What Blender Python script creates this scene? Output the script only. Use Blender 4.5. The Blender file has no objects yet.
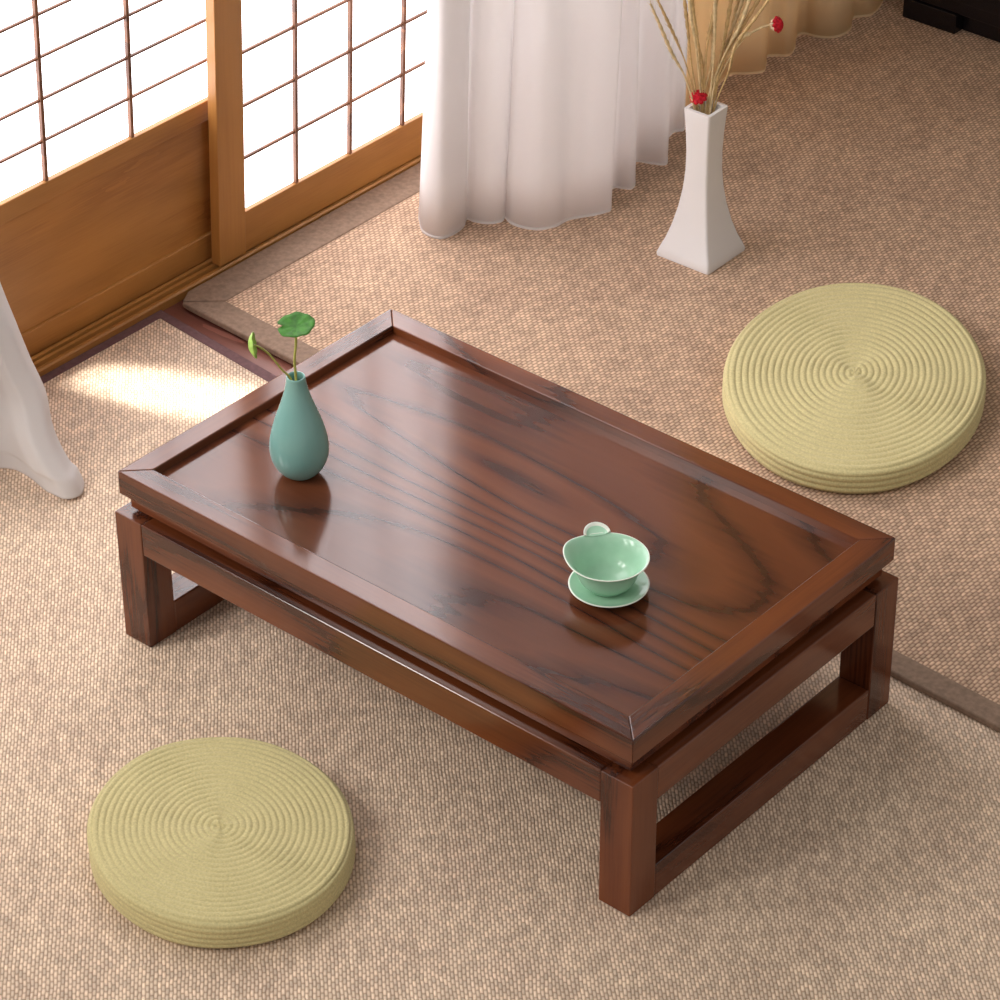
import bpy, bmesh, math, random
from mathutils import Vector, Matrix, Euler
random.seed(7)
scn = bpy.context.scene
COL = scn.collection
PI = math.pi

# ------------------------------------------------------------------ camera
cam_d = bpy.data.cameras.new('camera')
cam_d.sensor_width = 36.0
cam_d.lens = 36.0 * 3174.8 / 1000.0
cam_d.clip_end = 60
cam = bpy.data.objects.new('camera', cam_d)
COL.objects.link(cam)
F = Vector((-0.5357263, 0.62130831, -0.57181581))
R = Vector((0.75956459, 0.6504133, -0.00491686))
U = Vector((-0.36886172, 0.43696513, 0.8203673))
cam.matrix_world = Matrix(((R.x, U.x, -F.x, 2.13020553),
                           (R.y, U.y, -F.y, -1.8492081),
                           (R.z, U.z, -F.z, 2.12266451),
                           (0, 0, 0, 1)))
scn.camera = cam

# ------------------------------------------------------------------ world, lights, exposure
w = bpy.data.worlds.new('world')
scn.world = w
w.use_nodes = True
bg = w.node_tree.nodes['Background']
bg.inputs[0].default_value = (1.0, 0.965, 0.92, 1)
bg.inputs[1].default_value = 0.47
scn.view_settings.view_transform = 'Standard'
scn.view_settings.look = 'None'
scn.view_settings.exposure = 0.0
scn.view_settings.gamma = 1.0
scn.view_settings.use_curve_mapping = False

def area(name, loc, target, sx, sy, power, col):
    d = bpy.data.lights.new(name, 'AREA')
    d.shape = 'RECTANGLE'; d.size = sx; d.size_y = sy; d.energy = power; d.color = col
    o = bpy.data.objects.new(name, d); COL.objects.link(o)
    o.location = loc
    o.rotation_euler = (Vector(target) - Vector(loc)).to_track_quat('-Z', 'Y').to_euler()
    return o

def beam(name, loc, target, along, power, deg, flat):
    """sunlight let through a narrow gap: a cone flattened across the direction «along»"""
    d = bpy.data.lights.new(name, 'SPOT')
    d.energy = power; d.spot_size = math.radians(deg); d.spot_blend = 0.9
    d.color = (1.0, 0.95, 0.87); d.shadow_soft_size = 0.01
    o = bpy.data.objects.new(name, d); COL.objects.link(o)
    z = (Vector(loc) - Vector(target)).normalized()
    x = Vector(along); x = (x - z * x.dot(z)).normalized(); y = z.cross(x)
    m = Matrix((x, y, z)).transposed()
    o.rotation_euler = m.to_euler(); o.location = loc; o.scale = (1, flat, 1)
    return o

# soft daylight from the room's other window, front left and high
area('window_light', (-1.0, -2.4, 2.3), (0.3, 0.3, 0.0), 1.6, 1.4, 128, (1.0, 0.97, 0.93))
# sunlight falling past the curtain onto the mat by the sill
beam('sun_beam', (-0.30, -0.45, 2.2), (-0.285, 0.385, 0), (0.93, 0.36, 0), 620, 11.5, 0.24)
beam('sun_beam', (-0.30, -0.45, 2.2), (0.235, 0.672, 0), (1.0, 0.0, 0), 200, 8.0, 0.12)

# ------------------------------------------------------------------ node helpers
def new_mat(name):
    m = bpy.data.materials.new(name)
    m.use_nodes = True
    nt = m.node_tree
    return m, nt, nt.nodes['Principled BSDF']

def node(nt, kind, **kw):
    n = nt.nodes.new(kind)
    for k, v in kw.items():
        setattr(n, k, v)
    return n

def ramp(nt, fac, stops):
    r = node(nt, 'ShaderNodeValToRGB')
    cr = r.color_ramp
    while len(cr.elements) < len(stops):
        cr.elements.new(0.5)
    for e, (p, c) in zip(cr.elements, stops):
        e.position = p; e.color = (*c, 1) if len(c) == 3 else c
    nt.links.new(fac, r.inputs[0])
    return r.outputs[0]

def bump(nt, h, b, strength, dist):
    n = node(nt, 'ShaderNodeBump')
    n.inputs['Strength'].default_value = strength
    n.inputs['Distance'].default_value = dist
    nt.links.new(h, n.inputs['Height'])
    nt.links.new(n.outputs[0], b.inputs['Normal'])

def coords(nt, scale=(1, 1, 1), rot=(0, 0, 0), loc=(0, 0, 0)):
    tc = node(nt, 'ShaderNodeTexCoord')
    mp = node(nt, 'ShaderNodeMapping')
    mp.inputs['Scale'].default_value = scale
    mp.inputs['Rotation'].default_value = rot
    mp.inputs['Location'].default_value = loc
    nt.links.new(tc.outputs['Object'], mp.inputs[0])
    return mp.outputs[0]

def mix(nt, a, b, fac, mode='MIX'):
    n = node(nt, 'ShaderNodeMix', data_type='RGBA', blend_type=mode)
    for s, v in ((6, a), (7, b)):
        if isinstance(v, (tuple, list)):
            n.inputs[s].default_value = (*v, 1)
        else:
            nt.links.new(v, n.inputs[s])
    if isinstance(fac, float):
        n.inputs[0].default_value = fac
    else:
        nt.links.new(fac, n.inputs[0])
    return n.outputs[2]

AX = {'x': (1, 6, 6), 'y': (6, 1, 6), 'z': (6, 6, 1)}

def wood(name, axis, stops, spec=0.5, ratio=6, wob=0.55, rough=0.16, scale=3.0, dist=2.2, loc=(0, 0, 0), fine=0.5, coat=0.0, bmp=0.05, lines=3.0):
    """long figured grain running along one axis"""
    m, nt, b = new_mat(name)
    s = [(1 if v == 1 else ratio) * scale for v in AX[axis]]
    v = coords(nt, s, (0, 0, 0), loc)
    n1 = node(nt, 'ShaderNodeTexNoise')
    n1.inputs['Scale'].default_value = 0.55
    n1.inputs['Detail'].default_value = 2
    n1.inputs['Distortion'].default_value = 0.4
    nt.links.new(v, n1.inputs[0])
    # contour lines of a smooth field give cathedral figure
    mul = node(nt, 'ShaderNodeMath', operation='MULTIPLY'); mul.inputs[1].default_value = lines * dist
    nt.links.new(n1.outputs[0], mul.inputs[0])
    n2 = node(nt, 'ShaderNodeTexNoise')
    n2.inputs['Scale'].default_value = 4.0
    n2.inputs['Detail'].default_value = 4
    nt.links.new(v, n2.inputs[0])
    mul2 = node(nt, 'ShaderNodeMath', operation='MULTIPLY_ADD')
    mul2.inputs[1].default_value = wob
    nt.links.new(n2.outputs[0], mul2.inputs[0]); nt.links.new(mul.outputs[0], mul2.inputs[2])
    fr = node(nt, 'ShaderNodeMath', operation='FRACT'); nt.links.new(mul2.outputs[0], fr.inputs[0])
    # fibres
    vf = coords(nt, [(q * 9 if q > scale * 1.5 else q * 1.6) for q in s])
    n3 = node(nt, 'ShaderNodeTexNoise')
    n3.inputs['Scale'].default_value = 3.0; n3.inputs['Detail'].default_value = 3
    nt.links.new(vf, n3.inputs[0])
    add = node(nt, 'ShaderNodeMath', operation='MULTIPLY_ADD')
    add.inputs[1].default_value = fine; add.inputs[2].default_value = -fine * 0.5
    nt.links.new(n3.outputs[0], add.inputs[0])
    sm = node(nt, 'ShaderNodeMath', operation='ADD')
    nt.links.new(fr.outputs[0], sm.inputs[0]); nt.links.new(add.outputs[0], sm.inputs[1])
    c = ramp(nt, sm.outputs[0], stops)
    # broad tone change
    n4 = node(nt, 'ShaderNodeTexNoise')
    n4.inputs['Scale'].default_value = 1.1
    nt.links.new(v, n4.inputs[0])
    c2 = ramp(nt, n4.outputs[0], [(0.3, (0.85, 0.83, 0.83)), (0.7, (1.12, 1.1, 1.1))])
    nt.links.new(mix(nt, c, c2, 1.0, 'MULTIPLY'), b.inputs['Base Color'])
    b.inputs['Roughness'].default_value = rough
    b.inputs['Specular IOR Level'].default_value = spec
    b.inputs['Coat Weight'].default_value = coat
    b.inputs['Coat Roughness'].default_value = rough * 0.8
    bump(nt, n3.outputs[0], b, bmp, 0.0006)
    return m

RW = [(0.0, (0.050, 0.012, 0.005)), (0.12, (0.110, 0.028, 0.010)), (0.5, (0.165, 0.045, 0.014)), (0.88, (0.110, 0.029, 0.010)), (1.0, (0.045, 0.011, 0.005))]
wood_x = wood('rosewood_along_x', 'x', RW, spec=0.7, rough=0.14, scale=2.0, fine=0.42, lines=2.6)
wood_y = wood('rosewood_along_y', 'y', RW, spec=0.7, rough=0.14, scale=2.0, fine=0.42, loc=(3, 1, 2), lines=2.2)
wood_z = wood('rosewood_along_z', 'z', RW, spec=0.6, rough=0.2, scale=2.0, fine=0.45, loc=(1, 5, 2), lines=2.2)
panel_wood = wood('rosewood_panel', 'x', [(0.0, (0.050, 0.013, 0.007)), (0.10, (0.092, 0.026, 0.012)), (0.4, (0.145, 0.043, 0.017)), (0.78, (0.122, 0.035, 0.014)), (0.93, (0.080, 0.022, 0.011)), (1.0, (0.036, 0.009, 0.005))],
                  spec=0.62, ratio=4.5, wob=0.35, rough=0.13, scale=0.90, fine=0.30, loc=(0.9, 1.3, 0), lines=9.5)
DW = [(0.0, (0.30, 0.120, 0.028)), (0.3, (0.39, 0.170, 0.040)), (0.7, (0.45, 0.205, 0.050)), (1.0, (0.37, 0.155, 0.036))]
door_wood_y = wood('door_cedar_along_y', 'y', DW, rough=0.45, scale=3.0, fine=0.7, lines=1.2)
door_wood_z = wood('door_cedar_along_z', 'z', DW, rough=0.45, scale=1.5, fine=0.35, lines=1.2)
MW = [(0.0, (0.12, 0.045, 0.02)), (1.0, (0.24, 0.10, 0.045))]
muntin_wood = wood('muntin_wood', 'y', MW, rough=0.5, scale=2, fine=0.3)

def plain(name, col, rough=0.5, spec=0.5, noise=0.0, nscale=60, bmp=0.0, bscale=200, bdist=0.001, sheen=0.0):
    m, nt, b = new_mat(name)
    v = coords(nt)
    n = node(nt, 'ShaderNodeTexNoise'); n.inputs['Scale'].default_value = nscale; n.inputs['Detail'].default_value = 3
    nt.links.new(v, n.inputs[0])
    lo = tuple(c * (1 - noise) for c in col); hi = tuple(min(1, c * (1 + noise)) for c in col)
    nt.links.new(ramp(nt, n.outputs[0], [(0.3, lo), (0.7, hi)]), b.inputs['Base Color'])
    b.inputs['Roughness'].default_value = rough
    b.inputs['Specular IOR Level'].default_value = spec
    if sheen:
        b.inputs['Sheen Weight'].default_value = sheen
    if bmp:
        n2 = node(nt, 'ShaderNodeTexNoise'); n2.inputs['Scale'].default_value = bscale; n2.inputs['Detail'].default_value = 2
        nt.links.new(v, n2.inputs[0])
        bump(nt, n2.outputs[0], b, bmp, bdist)
    return m

def weave(name, rot, bw, rh, light, dark, wob=0.004, strength=0.7):
    """plaited sisal: rows of short staggered strands, darker between them"""
    m, nt, b = new_mat(name)
    def M(op, a, b2=None, c=None):
        n = node(nt, 'ShaderNodeMath', operation=op)
        for k, q in enumerate((a, b2, c)):
            if q is None: continue
            if isinstance(q, (int, float)): n.inputs[k].default_value = q
            else: nt.links.new(q, n.inputs[k])
        return n.outputs[0]
    tc = node(nt, 'ShaderNodeTexCoord')
    nz = node(nt, 'ShaderNodeTexNoise'); nz.inputs['Scale'].default_value = 30; nz.inputs['Detail'].default_value = 3
    nt.links.new(tc.outputs['Object'], nz.inputs[0])
    sb = node(nt, 'ShaderNodeVectorMath', operation='SUBTRACT'); sb.inputs[1].default_value = (0.5, 0.5, 0.5)
    nt.links.new(nz.outputs['Color'], sb.inputs[0])
    sc = node(nt, 'ShaderNodeVectorMath', operation='SCALE'); sc.inputs['Scale'].default_value = wob
    nt.links.new(sb.outputs[0], sc.inputs[0])
    ad = node(nt, 'ShaderNodeVectorMath', operation='ADD')
    nt.links.new(tc.outputs['Object'], ad.inputs[0]); nt.links.new(sc.outputs[0], ad.inputs[1])
    mp = node(nt, 'ShaderNodeMapping'); mp.inputs['Rotation'].default_value = (0, 0, rot)
    nt.links.new(ad.outputs[0], mp.inputs[0])
    sx = node(nt, 'ShaderNodeSeparateXYZ'); nt.links.new(mp.outputs[0], sx.inputs[0])
    r_ = M('DIVIDE', sx.outputs[1], rh); row = M('FLOOR', r_); fr = M('FRACT', r_)
    t_ = M('MULTIPLY_ADD', row, 0.5, M('DIVIDE', sx.outputs[0], bw)); ft = M('FRACT', t_); fl = M('FLOOR', t_)
    def hill(q): return M('MULTIPLY', M('MULTIPLY', q, M('SUBTRACT', 1.0, q)), 4.0)
    h = M('MULTIPLY', hill(fr), M('POWER', hill(ft), 0.7))
    cv = node(nt, 'ShaderNodeCombineXYZ'); nt.links.new(fl, cv.inputs[0]); nt.links.new(row, cv.inputs[1])
    wn = node(nt, 'ShaderNodeTexWhiteNoise', noise_dimensions='2D'); nt.links.new(cv.outputs[0], wn.inputs['Vector'])
    c = ramp(nt, h, [(0.0, dark), (0.40, tuple((x + y) / 2 for x, y in zip(light, dark))), (0.85, light)])
    c1 = ramp(nt, wn.outputs[0], [(0.0, (0.80,) * 3), (1.0, (1.12,) * 3)])
    n2 = node(nt, 'ShaderNodeTexNoise'); n2.inputs['Scale'].default_value = 60; n2.inputs['Detail'].default_value = 4
    nt.links.new(tc.outputs['Object'], n2.inputs[0])
    c2 = ramp(nt, n2.outputs[0], [(0.3, (0.86, 0.86, 0.87)), (0.7, (1.08,) * 3)])
    n3 = node(nt, 'ShaderNodeTexNoise'); n3.inputs['Scale'].default_value = 9; n3.inputs['Detail'].default_value = 3
    nt.links.new(tc.outputs['Object'], n3.inputs[0])
    c3 = ramp(nt, n3.outputs[0], [(0.3, (0.94, 0.92, 0.92)), (0.7, (1.05, 1.05, 1.04))])
    c = mix(nt, mix(nt, mix(nt, c, c1, 1.0, 'MULTIPLY'), c2, 1.0, 'MULTIPLY'), c3, 1.0, 'MULTIPLY')
    nt.links.new(c, b.inputs['Base Color'])
    b.inputs['Roughness'].default_value = 0.85
    b.inputs['Specular IOR Level'].default_value = 0.2
    bump(nt, h, b, strength, 0.0012)
    return m

mat_weave = weave('sisal_mat_weave', math.radians(45), 0.0092, 0.0037, (0.92, 0.73, 0.56), (0.45, 0.30, 0.20))
rug_weave = weave('sisal_rug_weave', math.radians(90), 0.0088, 0.0049, (0.72, 0.51, 0.355), (0.285, 0.165, 0.105))
binding_brown = plain('brown_binding_cloth', (0.265, 0.180, 0.128), 0.85, 0.2, 0.18, 150, 0.3, 500)
binding_purple = plain('plum_binding_cloth', (0.150, 0.080, 0.082), 0.8, 0.2, 0.15, 150, 0.3, 500)
floorboard = wood('dark_floorboard', 'x', [(0.0, (0.15, 0.05, 0.035)), (1.0, (0.26, 0.10, 0.07))], rough=0.4, scale=2)

def cloth(name, col, trans, alpha=1.0, weave_s=900):
    m = bpy.data.materials.new(name); m.use_nodes = True
    nt = m.node_tree; nt.nodes.clear()
    out = node(nt, 'ShaderNodeOutputMaterial')
    d = node(nt, 'ShaderNodeBsdfDiffuse'); d.inputs[0].default_value = (*col, 1)
    t = node(nt, 'ShaderNodeBsdfTranslucent'); t.inputs[0].default_value = (*col, 1)
    mx = node(nt, 'ShaderNodeMixShader'); mx.inputs[0].default_value = trans
    tc = node(nt, 'ShaderNodeTexCoord')
    n = node(nt, 'ShaderNodeTexNoise'); n.inputs['Scale'].default_value = weave_s
    nt.links.new(tc.outputs['Object'], n.inputs[0])
    bp = node(nt, 'ShaderNodeBump'); bp.inputs['Strength'].default_value = 0.25; bp.inputs['Distance'].default_value = 0.0005
    nt.links.new(n.outputs[0], bp.inputs['Height']); nt.links.new(bp.outputs[0], d.inputs['Normal'])
    nt.links.new(d.outputs[0], mx.inputs[1]); nt.links.new(t.outputs[0], mx.inputs[2])
    last = mx.outputs[0]
    if alpha < 1:
        tp = node(nt, 'ShaderNodeBsdfTransparent')
        m2 = node(nt, 'ShaderNodeMixShader'); m2.inputs[0].default_value = alpha
        nt.links.new(tp.outputs[0], m2.inputs[1]); nt.links.new(last, m2.inputs[2])
        last = m2.outputs[0]
    nt.links.new(last, out.inputs[0])
    return m

sheer = cloth('white_sheer_cloth', (0.83, 0.80, 0.79), 0.32, 0.94)
sheer_hem = cloth('white_sheer_hem', (0.80, 0.77, 0.755), 0.3, 1.0)
beige_cloth = cloth('tan_curtain_cloth', (0.88, 0.71, 0.47), 0.33)
beige_hem = cloth('tan_curtain_hem', (0.88, 0.71, 0.48), 0.33)

# lit shoji paper: daylight shining through
paper, nt, b = new_mat('shoji_paper_lit')
b.inputs['Base Color'].default_value = (0.9, 0.9, 0.88, 1)
b.inputs['Emission Color'].default_value = (0.97, 0.955, 1.0, 1)
b.inputs['Emission Strength'].default_value = 4.4
b.inputs['Roughness'].default_value = 0.9

plaster = plain('warm_plaster', (0.55, 0.46, 0.36), 0.9, 0.2, 0.05, 8, 0.1, 80)
rope = plain('green_cotton_cord', (0.60, 0.52, 0.26), 0.9, 0.15, 0.13, 420, 0.5, 700, 0.001, 0.15)
white_glaze = plain('white_glaze', (0.80, 0.77, 0.76), 0.22, 0.5, 0.02, 6)
vase_inside = plain('white_glaze_inside', (0.5, 0.47, 0.44), 0.5)
celadon_blue, nt, b = new_mat('blue_celadon_glaze')
v = coords(nt); n = node(nt, 'ShaderNodeTexNoise'); n.inputs['Scale'].default_value = 18
nt.links.new(v, n.inputs[0])
nt.links.new(ramp(nt, n.outputs[0], [(0.3, (0.20, 0.42, 0.385)), (0.7, (0.235, 0.46, 0.42))]), b.inputs['Base Color'])
b.inputs['Roughness'].default_value = 0.16; b.inputs['Specular IOR Level'].default_value = 0.8
celadon, nt, b = new_mat('green_celadon_glaze')
v = coords(nt); n = node(nt, 'ShaderNodeTexNoise'); n.inputs['Scale'].default_value = 60
nt.links.new(v, n.inputs[0])
nt.links.new(ramp(nt, n.outputs[0], [(0.3, (0.36, 0.62, 0.44)), (0.7, (0.42, 0.67, 0.49))]), b.inputs['Base Color'])
b.inputs['Roughness'].default_value = 0.18
b.inputs['Subsurface Weight'].default_value = 0.0
celadon_rim = plain('pale_rim_glaze', (0.82, 0.86, 0.76), 0.2)
straw = plain('dried_straw', (0.60, 0.42, 0.20), 0.8, 0.2, 0.2, 120)
straw_pale = plain('pale_dried_straw', (0.72, 0.56, 0.32), 0.8, 0.2, 0.2, 120)
red_petal = plain('red_petal', (0.62, 0.01, 0.025), 0.6, 0.3, 0.25, 300)
cream_petal = plain('cream_petal', (0.80, 0.62, 0.42), 0.7)
leaf_green = plain('leaf_green', (0.050, 0.185, 0.022), 0.65, 0.3, 0.35, 120, 0.2, 200)
leaf_light = plain('young_leaf_green', (0.38, 0.60, 0.12), 0.5, 0.5, 0.2, 120)
stem_green = plain('stem_olive', (0.42, 0.42, 0.10), 0.5, 0.4, 0.15, 200)
black_lacquer = plain('black_lacquer', (0.008, 0.006, 0.008), 0.25, 0.4)

# ------------------------------------------------------------------ mesh helpers
def link(name, bm, mats, parent=None, smooth=False, loc=None):
    bmesh.ops.recalc_face_normals(bm, faces=bm.faces)
    me = bpy.data.meshes.new(name)
    bm.to_mesh(me); bm.free()
    for m in (mats if isinstance(mats, (list, tuple)) else [mats]):
        me.materials.append(m)
    if smooth:
        for p in me.polygons:
            p.use_smooth = True
    o = bpy.data.objects.new(name, me); COL.objects.link(o)
    if parent: o.parent = parent
    if loc is not None: o.location = loc
    return o

def box(bm, x0, x1, y0, y1, z0, z1):
    vs = [bm.verts.new((x, y, z)) for x in (x0, x1) for y in (y0, y1) for z in (z0, z1)]
    a = vs
    for f in ((0, 1, 3, 2), (4, 6, 7, 5), (0, 4, 5, 1), (2, 3, 7, 6), (0, 2, 6, 4), (1, 5, 7, 3)):
        bm.faces.new([a[i] for i in f])

def box_obj(name, dims, m, parent=None, bev=0.0, seg=2):
    bm = bmesh.new(); box(bm, *dims)
    o = link(name, bm, m, parent)
    if bev:
        md = o.modifiers.new('bevel', 'BEVEL'); md.width = bev; md.segments = seg; md.limit_method = 'ANGLE'
    return o

def prism(bm, pts, z0, z1):
    lo = [bm.verts.new((x, y, z0)) for x, y in pts]; hi = [bm.verts.new((x, y, z1)) for x, y in pts]
    n = len(pts)
    bm.faces.new(hi); bm.faces.new(lo[::-1])
    for i in range(n):
        bm.faces.new((lo[i], lo[(i + 1) % n], hi[(i + 1) % n], hi[i]))

def empty(name, loc, label, cat, group=None):
    o = bpy.data.objects.new(name, None); COL.objects.link(o)
    o.location = loc; o.empty_display_size = 0.05
    return tag(o, label, cat, group)

def tag(o, label, cat, group=None, kind=None):
    o['label'] = label; o['category'] = cat
    if group: o['group'] = group
    if kind: o['kind'] = kind
    return o

def struct(o, label=None, cat=None):
    o['kind'] = 'structure'
    if label: o['label'] = label
    if cat: o['category'] = cat
    return o

def lathe(bm, prof, n=64, fn=None, mat_idx=None):
    rings = []
    for k, (r, z) in enumerate(prof):
        if r < 1e-6:
            rings.append([bm.verts.new((0, 0, z))]); continue
        ring = []
        for i in range(n):
            a = 2 * PI * i / n
            x, y, zz = r * math.cos(a), r * math.sin(a), z
            if fn: x, y, zz = fn(x, y, zz, a, k)
            ring.append(bm.verts.new((x, y, zz)))
        rings.append(ring)
    for k in range(len(rings) - 1):
        A, B = rings[k], rings[k + 1]
        for i in range(n):
            j = (i + 1) % n
            if len(A) == 1 and len(B) == 1: continue
            if len(A) == 1: f = bm.faces.new((A[0], B[j], B[i]))
            elif len(B) == 1: f = bm.faces.new((A[i], A[j], B[0]))
            else: f = bm.faces.new((A[i], A[j], B[j], B[i]))
            if mat_idx: f.material_index = mat_idx(k)

def catmull(P, n=6):
    P = [Vector(p) for p in P]
    out = []
    for i in range(len(P) - 1):
        p0 = P[max(i - 1, 0)]; p1 = P[i]; p2 = P[i + 1]; p3 = P[min(i + 2, len(P) - 1)]
        for k in range(n):
            t = k / n
            out.append(0.5 * ((2 * p1) + (p2 - p0) * t + (2 * p0 - 5 * p1 + 4 * p2 - p3) * t * t + (3 * p1 - p0 - 3 * p2 + p3) * t ** 3))
    out.append(P[-1].copy())
    return out

def tube(bm, pts, rad, n=8, mi=0):
    pts = [Vector(p) for p in pts]
    rings = []
    up = Vector((0.3, 0.5, 0.81)).normalized()
    for i, p in enumerate(pts):
        d = (pts[min(i + 1, len(pts) - 1)] - pts[max(i - 1, 0)]).normalized()
        a = d.cross(Vector((1, 0, 0.05))).normalized(); c = d.cross(a)
        r = rad(i / (len(pts) - 1)) if callable(rad) else rad
        rings.append([bm.verts.new(p + (a * math.cos(2 * PI * k / n) + c * math.sin(2 * PI * k / n)) * r) for k in range(n)])
    for A, B in zip(rings, rings[1:]):
        for k in range(n):
            f = bm.faces.new((A[k], A[(k + 1) % n], B[(k + 1) % n], B[k])); f.material_index = mi
    bm.faces.new(rings[0][::-1]).material_index = mi; bm.faces.new(rings[-1]).material_index = mi

# ------------------------------------------------------------------ the room
X0 = -0.467
struct(box_obj('floor', (-0.75, 3.2, -2.6, 3.0, -0.05, -0.003), floorboard), 'dark reddish floorboards showing in the gap between the mats', 'floor')
# left wall behind and above the sliding doors
WX = -0.56
o = bmesh.new()
box(o, WX - 0.1, WX, -2.4, -1.34, -0.003, 2.5); box(o, WX - 0.1, WX, 2.30, 2.8, -0.003, 2.5)
box(o, WX - 0.1, WX, -1.34, 2.30, 1.88, 2.5)
wl = struct(link('wall_left', o, plaster), 'warm plaster wall around the sliding paper doors', 'wall')
LEAN = 0.05          # the old wall and its doors lean a little into the room
wl.location = (-0.467 * (1 - math.cos(LEAN)), 0, 0.467 * -math.sin(LEAN) * 1.0); wl.rotation_euler.y = LEAN
struct(box_obj('wall_back', (WX - 0.1, 3.0, 2.72, 2.82, -0.003, 2.5), plaster), 'warm plaster wall at the far end of the room', 'wall')

# sill with sliding grooves: one profile swept along y
bm = bmesh.new()
prof = [(-0.467, -0.003), (-0.467, 0.008), (-0.4695, 0.010), (-0.474, 0.010), (-0.475, 0.004), (-0.479, 0.004), (-0.480, 0.011),
        (-0.4845, 0.0115), (-0.4855, 0.0045), (-0.4885, 0.0045), (-0.4895, 0.012), (-0.494, 0.0125), (-0.495, 0.009), (-0.523, 0.009), (-0.524, 0.012), (-0.56, 0.012), (-0.56, -0.003)]
A = [bm.verts.new((x, -1.34, z)) for x, z in prof]; B = [bm.verts.new((x, 2.30, z)) for x, z in prof]
for i in range(len(prof)):
    j = (i + 1) % len(prof)
    bm.faces.new((A[i], A[j], B[j], B[i]))
bm.faces.new(A[::-1]); bm.faces.new(B)
struct(link('trim_1', bm, door_wood_y), 'honey brown grooved wooden sill under the sliding doors', 'door sill')
hr_ = struct(box_obj('trim_2', (-0.56, -0.462, -1.34, 2.30, 1.82, 1.90), door_wood_y, None, 0.002), 'honey brown wooden head rail over the sliding doors', 'door head')
hr_.location = wl.location; hr_.rotation_euler.y = LEAN

def shoji(name, xf, depth, y0, y1, zb, zt, rail_lo, rail_top_lo, vert, hor, label, board=None, stile=0.045, vw=0.0046, hw=0.0036, shut_d=0.012):
    """one sliding door: stiles, rails, optional board, paper, lattice. xf = front face x"""
    root = bpy.data.objects.new(name, None); COL.objects.link(root)
    root.location = (xf, (y0 + y1) / 2, zb); root.rotation_euler.y = LEAN; struct(root, label, 'sliding door')
    cy = (y0 + y1) / 2
    def P(n, d, m, bev=0.0012):
        x0, x1, a, b2, c, e = d
        return box_obj(n, (x0 - xf, x1 - xf, a - cy, b2 - cy, c - zb, e - zb), m, root, bev)
    xb = xf - depth
    P('stile', (xb, xf, y0, y0 + stile, zb, zt), door_wood_z)
    P('stile', (xb, xf, y1 - stile, y1, zb, zt), door_wood_z)
    P('bottom_rail', (xb + 0.001, xf - 0.002, y0 + stile, y1 - stile, zb, rail_lo), door_wood_y)
    P('top_rail', (xb + 0.001, xf - 0.001, y0 + stile, y1 - stile, zt - 0.06, zt), door_wood_y)
    zs = rail_lo
    if board:
        P('middle_rail', (xb + 0.001, xf - 0.0015, y0 + stile, y1 - stile, board, rail_top_lo), door_wood_y)
        P('wood_panel', (xb + 0.004, xf - 0.0065, y0 + stile, y1 - stile, rail_lo, board), door_wood_y, 0)
        zs = rail_top_lo
    ya, yb = y0 + stile, y1 - stile
    pp = P('paper', (xf - shut_d - 0.0015, xf - shut_d, ya, yb, zs, zt - 0.06), paper, 0)
    for y in vert:
        P('upright_bar', (xf - shut_d + 0.0002, xf - 0.003, y - vw / 2, y + vw / 2, zs, zt - 0.06), muntin_wood, 0.0005)
    z = hor[0]
    while z < zt - 0.08:
        P('cross_bar', (xf - shut_d + 0.0004, xf - 0.0045, ya, yb, z - hw / 2, z + hw / 2), muntin_wood, 0.0005)
        z += hor[1]
    return root

shoji('door_1', -0.4965, 0.026, -0.34, 0.660, 0.0095, 1.80, 0.047, 0.2445, [-0.225, -0.081, 0.063, 0.207, 0.351, 0.495], (0.299, 0.0562),
      'left sliding paper door with a tall solid wood panel below the lattice', board=0.2165, stile=0.028, vw=0.0050, hw=0.0030, shut_d=0.009)
shoji('door_2', -0.469, 0.016, 0.6110, 1.585, 0.0125, 1.80, 0.0735, None, [0.760, 0.864, 0.969, 1.073, 1.177, 1.281, 1.385, 1.488], (0.151, 0.0765),
      'right sliding paper door with a low wooden bottom rail', stile=0.0485, vw=0.0050, hw=0.0038, shut_d=0.009)

# ------------------------------------------------------------------ mats
# light mat in front, bound in plum cloth along its wall edges
m = empty('woven_mat', (0, 0, 0), 'light beige woven mat with narrow plum edging, under the table and lower left cushion', 'mat')
edge_in = [(-0.453, -2.4), (-0.453, 0.4855), (-0.248, 0.4665), (-0.02, 0.447), (0.10, 0.447), (0.10, 0.56), (3.0, 0.56), (3.0, -2.4)]
bm = bmesh.new(); prism(bm, edge_in, -0.0028, 0.0)
link('mat_field', bm, mat_weave, m)
bm = bmesh.new()
prism(bm, [(-0.4665, -2.4), (-0.453, -2.4), (-0.453, 0.4855), (-0.248, 0.4665), (-0.02, 0.447), (-0.02, 0.462), (-0.245, 0.4815), (-0.4665, 0.500)], -0.0027, 0.0008)
link('edge_binding', bm, binding_purple, m)['label'] = 'plum cloth edging'
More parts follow.
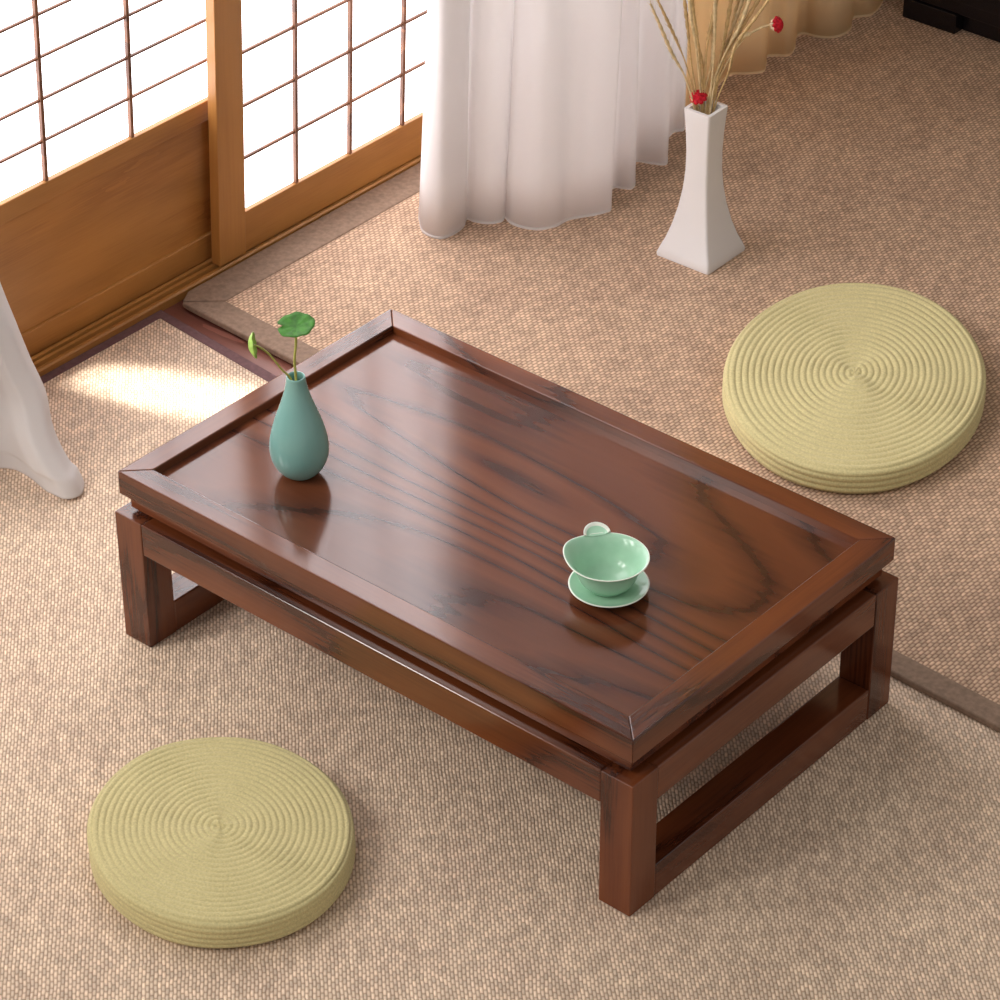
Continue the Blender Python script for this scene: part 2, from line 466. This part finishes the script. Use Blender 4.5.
# thicker sisal rug behind, brown cloth binding
r = empty('sisal_rug', (0, 0, 0.0002), 'brown sisal rug with wide brown cloth border, under the white vase and upper right cushion', 'rug')
T = 0.0075
def yo(x): return 0.525 + (x + 0.441) * (-0.0404) - 0.0045   # outer edge
def yi(x): return yo(x) + 0.041 - (x + 0.44) * 0.007
bm = bmesh.new()
prism(bm, [(-0.409, yi(-0.409) - .001), (0.6, yi(0.6) - .001), (3.0, yi(3.0) - .001), (3.0, 2.70), (-0.409, 2.70)], 0.0, T)
link('rug_field', bm, rug_weave, r)
def strip(name, poly):
    bm = bmesh.new(); prism(bm, poly, 0.0, T + 0.0012)
    o = link(name, bm, binding_brown, r); o['label'] = 'brown cloth border strip'
    md = o.modifiers.new('bevel', 'BEVEL'); md.width = 0.0022; md.segments = 3; md.limit_method = 'ANGLE'
    return o
strip('border_strip', [(-0.450, yo(-0.45) + .001), (-0.436, yo(-0.44)), (3.0, yo(3.0)), (3.0, yi(3.0)), (-0.408, yi(-0.408))])
strip('border_strip', [(-0.4515, yo(-0.45) + 0.004), (-0.4092, yi(-0.408) + 0.0012), (-0.4092, 2.70), (-0.4630, 2.70), (-0.4630, 0.545)])

# ------------------------------------------------------------------ table
TW, TD, TH, T2 = 0.70, 0.4319, 0.2174, 0.166
t = empty('low_tea_table', (TW / 2, TD / 2, 0), 'low reddish brown wooden tea table with a sunken top panel and open end frames', 'table')
def tp(name, d, m, bev=0.0014, seg=3):
    x0, x1, y0, y1, z0, z1 = d
    return box_obj(name, (x0 - TW / 2, x1 - TW / 2, y0 - TD / 2, y1 - TD / 2, z0, z1), m, t, bev, seg)
fw = 0.026
sl = 0.1885
def mitre(name, pts, m):
    bm = bmesh.new(); prism(bm, [(x - TW / 2, y - TD / 2) for x, y in pts], sl, TH)
    o = link(name, bm, m, t)
    md = o.modifiers.new('bevel', 'BEVEL'); md.width = 0.0012; md.segments = 2; md.limit_method = 'ANGLE'
e = 0.0
q0 = -0.001; q1 = TW + 0.001; q2 = TD + 0.001
mitre('frame_rail', [(q0, q0), (q1, q0), (TW - fw, fw), (fw, fw)], wood_x)
mitre('frame_rail', [(q1, q2), (q0, q2), (fw, TD - fw), (TW - fw, TD - fw)], wood_x)
mitre('frame_rail', [(q0, q2), (q0, q0), (fw, fw), (fw, TD - fw)], wood_y)
mitre('frame_rail', [(q1, q0), (q1, q2), (TW - fw, TD - fw), (TW - fw, fw)], wood_y)
tp('top_panel', (fw - 0.002, TW - fw + 0.002, fw - 0.002, TD - fw + 0.002, 0.193, TH - 0.010), panel_wood, 0)
tp('waist', (0.007, TW - 0.007, 0.007, TD - 0.007, T2 + 0.0045, sl + 0.0005), wood_x, 0.001)
tp('waist_groove', (0.018, TW - 0.018, 0.018, TD - 0.018, T2 - 0.002, T2 + 0.0055), wood_x, 0)
eo = 0.006
L = 0.040
zr = T2 - 0.041
for sx in (0, 1):
    xa, xb = (-eo, -eo + L) if sx == 0 else (TW + eo - L, TW + eo)
    for sy in (0, 1):
        ya, yb = (-eo, -eo + L) if sy == 0 else (TD + eo - L, TD + eo)
        tp('leg', (xa, xb, ya, yb, 0.0, T2), wood_z, 0.0014)
    tp('end_rail', (xa + 0.0004, xb - 0.0004, -eo + L, TD + eo - L, zr, T2 - 0.0002), wood_y, 0.0018)
    tp('foot_rail', (xa + 0.0004, xb - 0.0004, -eo + L, TD + eo - L, 0.0, 0.041), wood_y, 0.0018)
for sy in (0, 1):
    ya, yb = (-eo, -eo + 0.028) if sy == 0 else (TD + eo - 0.026, TD + eo)
    tp('apron', (-eo + L, TW + eo - L, ya + 0.0004, yb - 0.0004, zr, T2 - 0.0002), wood_x, 0.0018)

# ------------------------------------------------------------------ coiled cushions
def cushion(name, c, A, B, h, rings, rows, label):
    A = Vector(A); B = Vector(B)
    a = A.length
    bm = bmesh.new()
    nth = 224
    pitch = a / (rings + 0.35)
    top_len = a - 0.006
    # profile as arc length: flat top, rounded shoulder, side
    rs = 0.009
    arc = rs * PI / 2
    side = h - 2 * rs
    total = (a - rs) + arc + side + arc + 0.01
    sub = 7
    ns = int(total / pitch * sub)
    def prof(s):
        if s <= a - rs: return s, h, 0.0, 1.0
        s -= a - rs
        if s <= arc:
            q = s / rs; return a - rs + rs * math.sin(q), h - rs + rs * math.cos(q), math.sin(q), math.cos(q)
        s -= arc
        if s <= side: return a, h - rs - s, 1.0, 0.0
        s -= side
        if s <= arc:
            q = s / rs; return a - rs + rs * math.cos(q), rs - rs * math.sin(q), math.cos(q), -math.sin(q)
        s -= arc
        return a - rs - s, 0.0, 0.0, -1.0
    ctr = bm.verts.new((0, 0, h))
    rows_v = []
    random.seed(name + label)
    ph = random.random() * 6
    for k in range(1, ns + 1):
        s0 = total * k / ns
        row = []
        for i in range(nth):
            th = 2 * PI * i / nth
            s = s0
            rr, z, nr, nz = prof(s)
            f = (s / pitch - th / (2 * PI)) % 1.0
            d = pitch * 0.30 * (math.sqrt(max(0, 1 - (2 * f - 1) ** 2)) - 0.85) * min(1, s / (pitch * 0.7))
            d += 0.0005 * math.sin(3 * th + ph + s * 40) + 0.0003 * math.sin(7 * th + s * 90)
            rr2 = rr + nr * d; zz = max(0.0, z + nz * d)
            p = A * (rr2 / a) * math.cos(th) + B * (rr2 / a) * math.sin(th)
            row.append(bm.verts.new((p.x, p.y, zz)))
        rows_v.append(row)
    for i in range(nth):
        bm.faces.new((ctr, rows_v[0][i], rows_v[0][(i + 1) % nth]))
    for Ra, Rb in zip(rows_v, rows_v[1:]):
        for i in range(nth):
            j = (i + 1) % nth
            bm.faces.new((Ra[i], Rb[i], Rb[j], Ra[j]))
    bm.faces.new(rows_v[-1])
    o = link(name, bm, rope, None, True, c)
    tag(o, label, 'cushion', 'coiled floor cushions')
    return o
cushion('floor_cushion', (0.3334, 0.8971, 0.0080), (0.1222, 0.1030, 0), (-0.1260, 0.1780, 0), 0.034, 20, 5,
        'round green coiled cord cushion lying on the brown rug behind the table')
cushion('floor_cushion', (0.3320, -0.1965, 0.0004), (0.1025, 0.0867, 0), (-0.1035, 0.1045, 0), 0.036, 20, 5,
        'round green coiled cord cushion lying on the light mat in front of the table')

# ------------------------------------------------------------------ blue celadon bottle vase and its sprigs
ZP = TH - 0.010
vp = Vector((0.1402, 0.1325, ZP))
prof = [(0.0, 0.0), (0.013, 0.0), (0.0165, 0.001), (0.0215, 0.0055), (0.0275, 0.014), (0.0313, 0.025), (0.0323, 0.036), (0.0308, 0.050), (0.0270, 0.066),
        (0.0218, 0.082), (0.0165, 0.097), (0.0128, 0.110), (0.0108, 0.120), (0.0103, 0.1265), (0.0101, 0.1285), (0.0092, 0.1292), (0.0080, 0.1280), (0.0078, 0.120), (0.0100, 0.108), (0.014, 0.095), (0.02, 0.075), (0.0, 0.07)]
bm = bmesh.new(); lathe(bm, [(0, 0)] + [(q[0], q[1] * 0.955) for q in prof[1:]], 64)
o = link('bottle_vase', bm, celadon_blue, None, True, vp)
SH = Vector((-0.0078, 0.0091, -0.0084))
tag(o, 'small pear-shaped blue-green glazed vase standing on the tea table', 'vase')
o.modifiers.new('sub', 'SUBSURF').render_levels = 1

def leaf_disc(bm, c, nrm, up, r, cup=0.15, n=40, wav=0.03, mi=0):
    c = Vector(c); nrm = Vector(nrm).normalized(); up = Vector(up); a = (up - nrm * up.dot(nrm)).normalized(); b2 = nrm.cross(a)
    for side, off in ((1, 0.0003), (-1, -0.0003)):
        prev = None
        ctr = bm.verts.new(c + nrm * (off - cup * r * 0.5))
        for k in range(1, 6):
            ring = []
            for i in range(n):
                th = 2 * PI * i / n
                rr = r * k / 5 * (1 + wav * math.sin(5 * th) * (k / 5) - 0.35 * math.exp(-((th - PI) / 0.12) ** 2) * (k / 5) ** 2)
                hgt = cup * r * ((k / 5) ** 2 - 0.5) + 0.03 * r * math.sin(9 * th) * (k / 5)
                ring.append(bm.verts.new(c + a * rr * math.cos(th) + b2 * rr * math.sin(th) + nrm * (hgt + off)))
            for i in range(n):
                j = (i + 1) % n
                if prev: bm.faces.new((prev[i], ring[i], ring[j], prev[j])).material_index = mi
                else: bm.faces.new((ctr, ring[i], ring[j])).material_index = mi
            prev = ring
        if side == 1: edge = prev
    for i in range(n):
        bm.faces.new((edge[i], edge[(i + 1) % n], prev[(i + 1) % n], prev[i])).material_index = mi

def sprig(name, label, pts, rad, lc, nrm, up, lr, lm, cup):
    pts = [Vector(p) + SH for p in pts]; lc = Vector(lc) + SH
    base = Vector(pts[0])
    e = empty(name, base, label, 'leaf sprig', 'pennywort sprigs in the blue vase')
    bm = bmesh.new(); tube(bm, [Vector(p) - base for p in catmull(pts, 8)], rad, 8)
    link('stem', bm, stem_green, e, True)
    bm = bmesh.new(); leaf_disc(bm, Vector(lc) - base, nrm, up, lr, cup)
    link('leaf', bm, lm, e, True)
sprig('leaf_sprig', 'upright sprig with a flat round dark green leaf, in the blue-green vase',
      [(0.1475, 0.1215, 0.284), (0.1525, 0.1190, 0.336), (0.1520, 0.1189, 0.362), (0.1539, 0.1201, 0.382), (0.1546, 0.1208, 0.402)], 0.0014,
      (0.1546, 0.1208, 0.4045), (0.03, -0.16, 1.0), R, 0.0200, leaf_green, 0.12)
sprig('leaf_sprig', 'arching sprig with a small light green leaf seen edge-on, leaning left from the blue-green vase',
      [(0.1470, 0.1225, 0.284), (0.1470, 0.1185, 0.333), (0.1412, 0.1092, 0.3520), (0.1325, 0.1017, 0.3700), (0.1250, 0.0950, 0.3790), (0.1205, 0.0915, 0.3815)], lambda t: 0.0013 - 0.0004 * t,
      (0.1190, 0.0900, 0.3810), (0.74, 0.66, 0.12), (0, 0, 1), 0.0140, leaf_light, 0.45)

# ------------------------------------------------------------------ celadon cup and saucer
sp = Vector((0.5266, 0.1782, ZP))
bm = bmesh.new()
pr = [(0.0, 0.0), (0.016, 0.0), (0.018, 0.0012), (0.019, 0.003), (0.028, 0.0045), (0.036, 0.0075), (0.0408, 0.0110), (0.0416, 0.0122), (0.0405, 0.0130), (0.0350, 0.0100), (0.027, 0.0072), (0.018, 0.0062), (0.017, 0.0045), (0.0, 0.0045)]
lathe(bm, pr, 64, None, lambda k: 1 if 6 <= k <= 7 else 0)
o = link('saucer', bm, [celadon, celadon_rim], None, True, sp)
tag(o, 'pale green celadon saucer with a light rim, lying on the tea table under the cup', 'saucer')
o.modifiers.new('sub', 'SUBSURF').render_levels = 1
cp = sp + Vector((-0.0030, 0.0016, 0.0048))
cup = empty('tea_cup', cp, 'pale green celadon pouring cup with a light rim, standing on its saucer', 'cup')
sd = math.atan2(-0.30, -0.95)          # pouring lip direction
def lip(x, y, z, a, k):
    h = max(0, min(1, (z - 0.012) / 0.025))
    d = (a - sd + PI) % (2 * PI) - PI
    g = math.exp(-(d / 0.50) ** 2) * h ** 1.5
    s = 1 + 0.115 * g
    return x * s, y * s, z + 0.0025 * g
pr = [(0.0, 0.001), (0.012, 0.001), (0.0165, 0.0), (0.0185, 0.0002), (0.0187, 0.003), (0.0225, 0.0048), (0.0275, 0.0095), (0.0305, 0.0155), (0.0325, 0.0220), (0.0352, 0.0280), (0.0398, 0.0335), (0.0420, 0.0352), (0.0424, 0.0362), (0.0414, 0.0366),
      (0.0385, 0.0350), (0.0345, 0.0300), (0.0312, 0.0235), (0.0280, 0.0160), (0.0235, 0.0100), (0.0150, 0.0065), (0.0, 0.0058)]
pr = [(r_, z_ * 1.05) for r_, z_ in pr]
bm = bmesh.new(); lathe(bm, pr, 72, lip, lambda k: 1 if 11 <= k <= 12 else 0)
o = link('bowl', bm, [celadon, celadon_rim], cup, True)
o.modifiers.new('sub', 'SUBSURF').render_levels = 1
# small shell-shaped lug on the rim
bm = bmesh.new()
hd = Vector((-0.82, 0.57, 0)).normalized(); hs = Vector((hd.y, -hd.x, 0))
n = 20
rows_ = []
for k, (q, dz) in enumerate([(0.0, -0.0010), (0.5, -0.0008), (0.82, 0.0006), (0.95, 0.0022), (1.03, 0.0026), (1.04, 0.0014), (0.97, -0.0004), (0.5, -0.0032), (0.0, -0.0034)]):
    row = []
    for i in range(n + 1):
        th = PI * i / n
        p = hd * (0.0385 + 0.0145 * q * math.sin(th)) + hs * (0.0135 * q * math.cos(th))
        row.append(bm.verts.new((p.x, p.y, 0.0383 + dz + 0.003 * q * math.sin(th))))
    rows_.append(row)
for k, (a_, b_) in enumerate(zip(rows_, rows_[1:])):
    for i in range(n):
        f = bm.faces.new((a_[i], a_[i + 1], b_[i + 1], b_[i])); f.material_index = 1 if 2 <= k <= 5 else 0
bmesh.ops.remove_doubles(bm, verts=bm.verts, dist=1e-5)
link('lug', bm, [celadon, celadon_rim], cup, True)

# ------------------------------------------------------------------ tall white square vase with dried stems
vc = Vector((-0.0195, 1.0500, T + 0.0005))
ang = math.radians(1.5)
prof = [(0.0, 0.0409), (0.004, 0.0413), (0.012, 0.0385), (0.025, 0.0335), (0.045, 0.0278), (0.070, 0.0226), (0.095, 0.0192), (0.120, 0.0174), (0.145, 0.0171), (0.170, 0.0180), (0.190, 0.0192), (0.2035, 0.0202), (0.2055, 0.0200)]
inner = [(0.2055, 0.0160), (0.200, 0.0150), (0.150, 0.0135), (0.10, 0.0135)]
bm = bmesh.new()
def sq_ring(z, h, rc, n=5, dip=0.0):
    vs = []
    for q in range(4):
        cx = (h - rc) * (1 if q in (0, 3) else -1); cyy = (h - rc) * (1 if q in (0, 1) else -1)
        for i in range(n):
            a = PI / 2 * q + PI / 2 * i / (n - 1)
            x, y = cx + rc * math.cos(a), cyy + rc * math.sin(a)
            xx = x * math.cos(ang) - y * math.sin(ang); yy = x * math.sin(ang) + y * math.cos(ang)
            vs.append(bm.verts.new((xx, yy, z)))
    return vs
rings = [sq_ring(z * 1.04, h * 1.03, 0.0035) for z, h in prof] + [sq_ring(z * 1.04, h, 0.003) for z, h in inner]
for A_, B_ in zip(rings, rings[1:]):
    for i in range(len(A_)):
        j = (i + 1) % len(A_)
        bm.faces.new((A_[i], A_[j], B_[j], B_[i]))
bm.faces.new(rings[0][::-1]); bm.faces.new(rings[-1])
o = link('square_vase', bm, white_glaze, None, True, vc)
md = o.modifiers.new('edge', 'EDGE_SPLIT'); md.split_angle = math.radians(55)
tag(o, 'tall white square vase flaring to a wide foot, standing on the rug by the curtains', 'vase')

stalks = [[[-0.048, 1.053, 0.22], [-0.052, 1.041, 0.255], [-0.062, 1.023, 0.291], [-0.071, 1.007, 0.33]],
[[-0.044, 1.057, 0.218], [-0.053, 1.047, 0.264], [-0.065, 1.035, 0.304], [-0.077, 1.023, 0.338]],
[[-0.041, 1.059, 0.22], [-0.052, 1.056, 0.275], [-0.059, 1.055, 0.322], [-0.065, 1.054, 0.362]],
[[-0.037, 1.063, 0.218], [-0.041, 1.052, 0.294], [-0.044, 1.043, 0.339], [-0.044, 1.036, 0.382]],
[[-0.036, 1.064, 0.215], [-0.043, 1.058, 0.298], [-0.049, 1.053, 0.344], [-0.052, 1.05, 0.377]],
[[-0.031, 1.068, 0.212], [-0.031, 1.075, 0.26], [-0.034, 1.079, 0.314], [-0.036, 1.085, 0.367]],
[[-0.03, 1.069, 0.212], [-0.025, 1.068, 0.279], [-0.023, 1.065, 0.337], [-0.021, 1.06, 0.383]],
[[-0.032, 1.067, 0.212], [-0.023, 1.077, 0.269], [-0.018, 1.083, 0.318], [-0.014, 1.088, 0.372]],
[[-0.026, 1.072, 0.215], [-0.022, 1.084, 0.271], [-0.018, 1.097, 0.319], [-0.016, 1.108, 0.365]],
[[-0.033, 1.066, 0.212], [-0.017, 1.077, 0.278], [-0.001, 1.087, 0.322], [0.012, 1.095, 0.375]],
[[-0.03, 1.069, 0.215], [-0.018, 1.083, 0.278], [-0.004, 1.099, 0.319], [0.012, 1.116, 0.363]],
[[-0.024, 1.074, 0.214], [-0.009, 1.078, 0.259], [0.001, 1.078, 0.301], [0.023, 1.088, 0.343]]]
VS = Vector((0.0104, -0.0122, 0.0112))
for q in range(6):       # a few more fine stems among the others
    a_, b_ = random.sample(stalks[:12], 2)
    f_ = random.uniform(0.3, 0.7)
    stalks.append([[u * f_ + v * (1 - f_) + random.uniform(-.003, .003) for u, v in zip(p1, p2)] for p1, p2 in zip(a_, b_)])
root_pt = Vector((-0.0195, 1.0500, 0.125))
for k, s in enumerate(stalks):
    s = [Vector(p) + VS for p in s]
    if k in (0, 1):
        for q in range(4): s[q] += Vector((0.0015, 0.0013, 0)) * q
    # start inside the vase neck, where the stems bunch together
    s0 = root_pt + Vector((random.uniform(-.006, .006), random.uniform(-.006, .006), 0))
    s[0].x = max(-0.031, min(-0.009, s[0].x)); s[0].y = max(1.040, min(1.061, s[0].y)); s[0].z = 0.218
    top = s[-1] + (s[-1] - s[-2]) * 0.9
    pts = catmull([s0] + s + [top], 8)
    base = s0.copy()
    r0 = random.uniform(0.0009, 0.0013)
    st = random.uniform(0.35, 0.5)
    def rad(q, r0=r0, st=st):
        if q < st: return r0
        e2 = (q - st) / (1 - st)
        return r0 + 0.0014 * math.sin(PI * min(1, e2 * 1.05)) * (0.85 + 0.3 * math.sin(e2 * 60)) * (1 if e2 < 0.95 else 0.4)
    pts = [p - base for p in pts]
    n = len(pts)
    e_ = bmesh.new()
    fine = catmull(pts, 3)
    tube(e_, fine, rad, 6)
    # bristles along the seed head
    for i in range(int(len(fine) * st), len(fine) - 1, 2):
        d = (fine[i + 1] - fine[i]).normalized()
        for q in range(2):
            v_ = (d * 1.0 + Vector((random.uniform(-.35, .35), random.uniform(-.35, .35), random.uniform(-.2, .2)))).normalized()
            tube(e_, [fine[i], fine[i] + v_ * random.uniform(0.008, 0.016)], lambda q_: 0.0003 * (1.2 - q_), 3)
    o = link('dried_stem', e_, straw if k % 3 else straw_pale, None, True, base)
    which = {0: 'dried grass stem leaning furthest left out of the white square vase',
             11: 'dried grass stem leaning furthest right out of the white square vase'}
    tag(o, which.get(k, 'thin dried straw-coloured grass stem in the upright bunch filling the white square vase'), 'dried stem', 'dried grass stems in the white vase')

def flower(name, label, pts, head, nrm, hr, with_stem=True):
    pts = [Vector(p) + VS for p in pts]; head = Vector(head) + VS
    base = Vector(pts[0])
    e = empty(name, base, label, 'dried flower')
    bm = bmesh.new(); tube(bm, [p - base for p in catmull(pts, 8)], lambda q: 0.0010 + 0.0006 * q, 6)
    link('stem', bm, straw_pale, e, True)
    nrm = Vector(nrm).normalized(); a = nrm.orthogonal().normalized(); c = nrm.cross(a); head = Vector(head) - base
    bm = bmesh.new()
    # receptacle: small cup of cream bracts behind the red petals
    for q in range(7):
        th = 2 * PI * q / 7
        d = a * math.cos(th) + c * math.sin(th)
        p0 = head - nrm * hr * 0.75
        tube(bm, [p0, p0 + d * hr * 0.62 + nrm * hr * 0.25, p0 + d * hr * 0.85 + nrm * hr * 0.75], lambda t_: hr * 0.30 * (1 - 0.5 * t_), 8)
    link('bracts', bm, cream_petal, e, True)['label'] = 'cream bracts'
    bm = bmesh.new()
    for ring, (nn, rr, hh) in enumerate([(9, 0.95, 0.15), (7, 0.62, 0.42), (4, 0.28, 0.6)]):
        for q in range(nn):
            th = 2 * PI * q / nn + ring
            d = a * math.cos(th) + c * math.sin(th)
            p0 = head - nrm * hr * 0.2
            tube(bm, [p0, p0 + d * hr * rr * 0.6 + nrm * hr * hh, p0 + d * hr * rr + nrm * hr * (hh + 0.35)], lambda t_: hr * 0.26 * (0.7 + 0.6 * t_), 7)
    link('petals', bm, red_petal, e, True)['label'] = 'red petals'
flower('red_flower', 'small red dried flower on an arching stem reaching right of the white square vase',
       [(-0.034, 1.066, 0.13), (-0.028, 1.070, 0.216), (-0.018, 1.082, 0.262), (0.000, 1.095, 0.302), (0.016, 1.109, 0.318), (0.0285, 1.120, 0.3235)],
       (0.0315, 1.1222, 0.3228), (0.85, 0.1, 0.35), 0.0095)
flower('red_flower', 'small red dried flower tucked against the left rim of the white square vase',
       [(-0.036, 1.062, 0.13), (-0.037, 1.062, 0.18), (-0.0405, 1.060, 0.208)],
       (-0.0405, 1.0600, 0.2210), (0.2, -0.5, 0.9), 0.0100)
# pale drooping bud
bm = bmesh.new()
pts = [Vector(p) + VS for p in [(-0.033, 1.065, 0.13), (-0.030, 1.070, 0.214), (-0.020, 1.078, 0.264), (-0.009, 1.087, 0.294), (0.001, 1.096, 0.3085), (0.007, 1.101, 0.3088)]]
b0 = pts[0].copy()
tube(bm, [p - b0 for p in catmull(pts, 8)], lambda q: 0.001 if q < 0.6 else 0.001 + 0.0022 * math.sin(PI * (q - 0.6) / 0.4) ** 0.7 + 0.0004, 8)
tag(link('dried_bud', bm, straw_pale, None, True, b0), 'pale dried bud on a bent stem, just left of the red flower over the vase', 'dried bud')

# ------------------------------------------------------------------ curtains
def curtain(name, hem, top_fn, h, label, cloth_m, hem_m, nz=24, sub=5, hem_h=0.0035):
    base = Vector((hem[0][0], hem[0][1], 0.0))
    e = empty(name, base, label, 'curtain')
    H2 = catmull([Vector((x, y, 0)) for x, y in hem], sub)
    def surf(z0, z1, n, off, nm, m):
        bm = bmesh.new()
        rows = []
        for k in range(n + 1):
            z = z0 + (z1 - z0) * k / n
            rows.append([bm.verts.new(top_fn(i / (len(H2) - 1), z, p) - base) for i, p in enumerate(H2)])
        for Ra, Rb in zip(rows, rows[1:]):
            for i in range(len(H2) - 1):
                bm.faces.new((Ra[i], Ra[i + 1], Rb[i + 1], Rb[i]))
        o = link(nm, bm, m, e, True)
        md = o.modifiers.new('thick', 'SOLIDIFY'); md.thickness = 0.0006 if off == 0 else off; md.offset = 0
        return o
    surf(0.004 + FL, h, nz, 0, 'cloth', cloth_m)
    surf(0.001 + FL, 0.001 + FL + hem_h, 2, 0.0012, 'hem', hem_m)
FL = T
def shrink(hem, dx=0.0085, dy=-0.0105):
    return [(x + dx, y + dy) for x, y in hem]
hem1 = [[-0.358, 0.878], [-0.341, 0.864], [-0.325, 0.86], [-0.31, 0.866], [-0.304, 0.885], [-0.308, 0.906], [-0.319, 0.925], [-0.306, 0.928], [-0.289, 0.935], [-0.28, 0.95], [-0.282, 0.962], [-0.265, 0.956], [-0.248, 0.956], [-0.233, 0.962], [-0.222, 0.971], [-0.215, 0.988], [-0.215, 1.009], [-0.205, 1.027], [-0.196, 1.041], [-0.19, 1.057], [-0.188, 1.07], [-0.204, 1.092], [-0.221, 1.106], [-0.222, 1.12], [-0.21, 1.126], [-0.201, 1.133], [-0.211, 1.15], [-0.238, 1.179], [-0.243, 1.197], [-0.226, 1.204], [-0.209, 1.215], [-0.22, 1.236], [-0.248, 1.268], [-0.258, 1.291], [-0.254, 1.302], [-0.249, 1.31], [-0.262, 1.325]]
hem1 = [[-0.385, 0.905], [-0.372, 0.888]] + hem1
def top1(u, z, p):
    k = z / 1.7
    q = p.copy()
    g = 0.004 * math.sin(u * 23 + z * 3.0) * min(1, z * 3) + 0.0012 * math.sin(u * 70 + z * 5)
    # left edge leans in a little with height, folds soften upward
    q.y += 0.050 * (1 - u) * z / 0.4 * 0.55 * (1 if z < 0.6 else 0.6 / z * 1.0) + g * 0.6
    q.x += g + 0.01 * k
    q.z = z
    return q
curtain('sheer_curtain', shrink(hem1), top1, 1.72, 'white sheer curtain hanging in deep folds beside the right paper door, behind the table', sheer, sheer_hem)
hem2 = [[-0.269, 1.335], [-0.277, 1.368], [-0.278, 1.398], [-0.295, 1.448], [-0.302, 1.483], [-0.286, 1.501], [-0.271, 1.522], [-0.284, 1.548], [-0.295, 1.563], [-0.286, 1.575], [-0.273, 1.586], [-0.279, 1.61], [-0.3, 1.644], [-0.296, 1.659], [-0.278, 1.662], [-0.262, 1.671], [-0.252, 1.688], [-0.254, 1.716], [-0.271, 1.745], [-0.266, 1.758], [-0.257, 1.774], [-0.266, 1.811], [-0.29, 1.86], [-0.30, 1.90]]
def top2(u, z, p):
    q = p.copy(); g = 0.004 * math.sin(u * 40 + z * 4) * min(1, z * 3)
    q.x += g; q.y += g * 0.5; q.z = z
    return q
curtain('tan_curtain', shrink(hem2), top2, 1.72, 'tan opaque curtain hanging to the rug behind the vase of dried stems', beige_cloth, beige_hem)

# left curtain, swept sideways into the room and trailing on the mat
edge = [[-0.252, 0.164, 0.004], [-0.262, 0.164, 0.021], [-0.272, 0.161, 0.03], [-0.29, 0.163, 0.049], [-0.305, 0.168, 0.068], [-0.325, 0.18, 0.096], [-0.35, 0.183, 0.13], [-0.375, 0.187, 0.169], [-0.4, 0.191, 0.209], [-0.425, 0.184, 0.305], [-0.415, 0.15, 0.45], [-0.395, 0.05, 0.75], [-0.37, 0.0, 1.2], [-0.34, 0.0, 1.72]]
hem3 = [[-0.256, 0.167], [-0.242, 0.151], [-0.241, 0.139], [-0.249, 0.129], [-0.268, 0.127], [-0.28, 0.127], [-0.312, 0.133], [-0.338, 0.133], [-0.355, 0.124], [-0.364, 0.108], [-0.371, 0.075], [-0.34, 0.03], [-0.33, -0.01], [-0.355, -0.05], [-0.38, -0.10], [-0.36, -0.15], [-0.37, -0.2]]
E1 = catmull(edge, 5)
Hm = catmull([Vector((x, y, 0.004)) for x, y in hem3], 5)
e3 = empty('sheer_curtain', (-0.43, 0.0, 0.0), 'white sheer curtain swept aside and trailing on the light mat at the left edge', 'curtain')
b3 = Vector((-0.43, 0.0, 0.0))
def left_pt(i, k):
    u = i / (len(Hm) - 1); v_ = k / (len(E1) - 1)
    ed = E1[k]; h0 = Hm[i]
    off = h0 - Hm[0]
    # folds flatten against the wall line as they rise
    sx = max(0.0, 1 - ed.z / 0.42) ** 1.3
    g = math.sin(u * 34) * 0.010 * min(1, ed.z * 6) * u ** 0.5
    x = ed.x + off.x * sx + g * 0.8
    y = ed.y + off.y * (1 - 0.25 * min(1, ed.z)) - 0.01 * u * min(1, ed.z * 5)
    z = ed.z
    if u > 0: z = ed.z * (1 - 0.0 * u)
    return Vector((min(x, -0.235), y, z))
bm = bmesh.new()
rows_ = [[bm.verts.new(left_pt(i, k) - b3) for i in range(len(Hm))] for k in range(len(E1))]
for Ra, Rb in zip(rows_, rows_[1:]):
    for i in range(len(Hm) - 1):
        bm.faces.new((Ra[i], Ra[i + 1], Rb[i + 1], Rb[i]))
o = link('cloth', bm, sheer, e3, True)
md = o.modifiers.new('thick', 'SOLIDIFY'); md.thickness = 0.0008; md.offset = 0

# ------------------------------------------------------------------ black cabinet at the far right
c0 = Vector((0.25, 1.98, T + 0.0003))
cab = empty('black_cabinet', c0, 'low black lacquered cabinet standing on the rug at the far top right', 'cabinet')
def cb(name, d, bev=0.002):
    x0, x1, y0, y1, z0, z1 = d
    return box_obj(name, (x0 - c0.x, x1 - c0.x, y0 - c0.y, y1 - c0.y, z0, z1), black_lacquer, cab, bev)
cb('foot', (-0.212, -0.119, 1.790, 1.86, 0.0, 0.032))
cb('foot', (0.66, 0.74, 1.790, 1.86, 0.0, 0.032))
cb('plinth', (-0.119, 0.66, 1.8105, 2.16, 0.0, 0.0315))
cb('body', (-0.213, 0.74, 1.793, 2.18, 0.0322, 0.42))
for k in range(3):
    d = cb('door', (-0.205 + 0.315 * k, 0.100 + 0.315 * k, 1.787, 1.794, 0.055, 0.41), 0.001)
    bm = bmesh.new(); box(bm, 0.07 + 0.32 * k - c0.x, 0.08 + 0.32 * k - c0.x, 1.780 - c0.y, 1.789 - c0.y, 0.2, 0.26)
    link('handle', bm, black_lacquer, d)
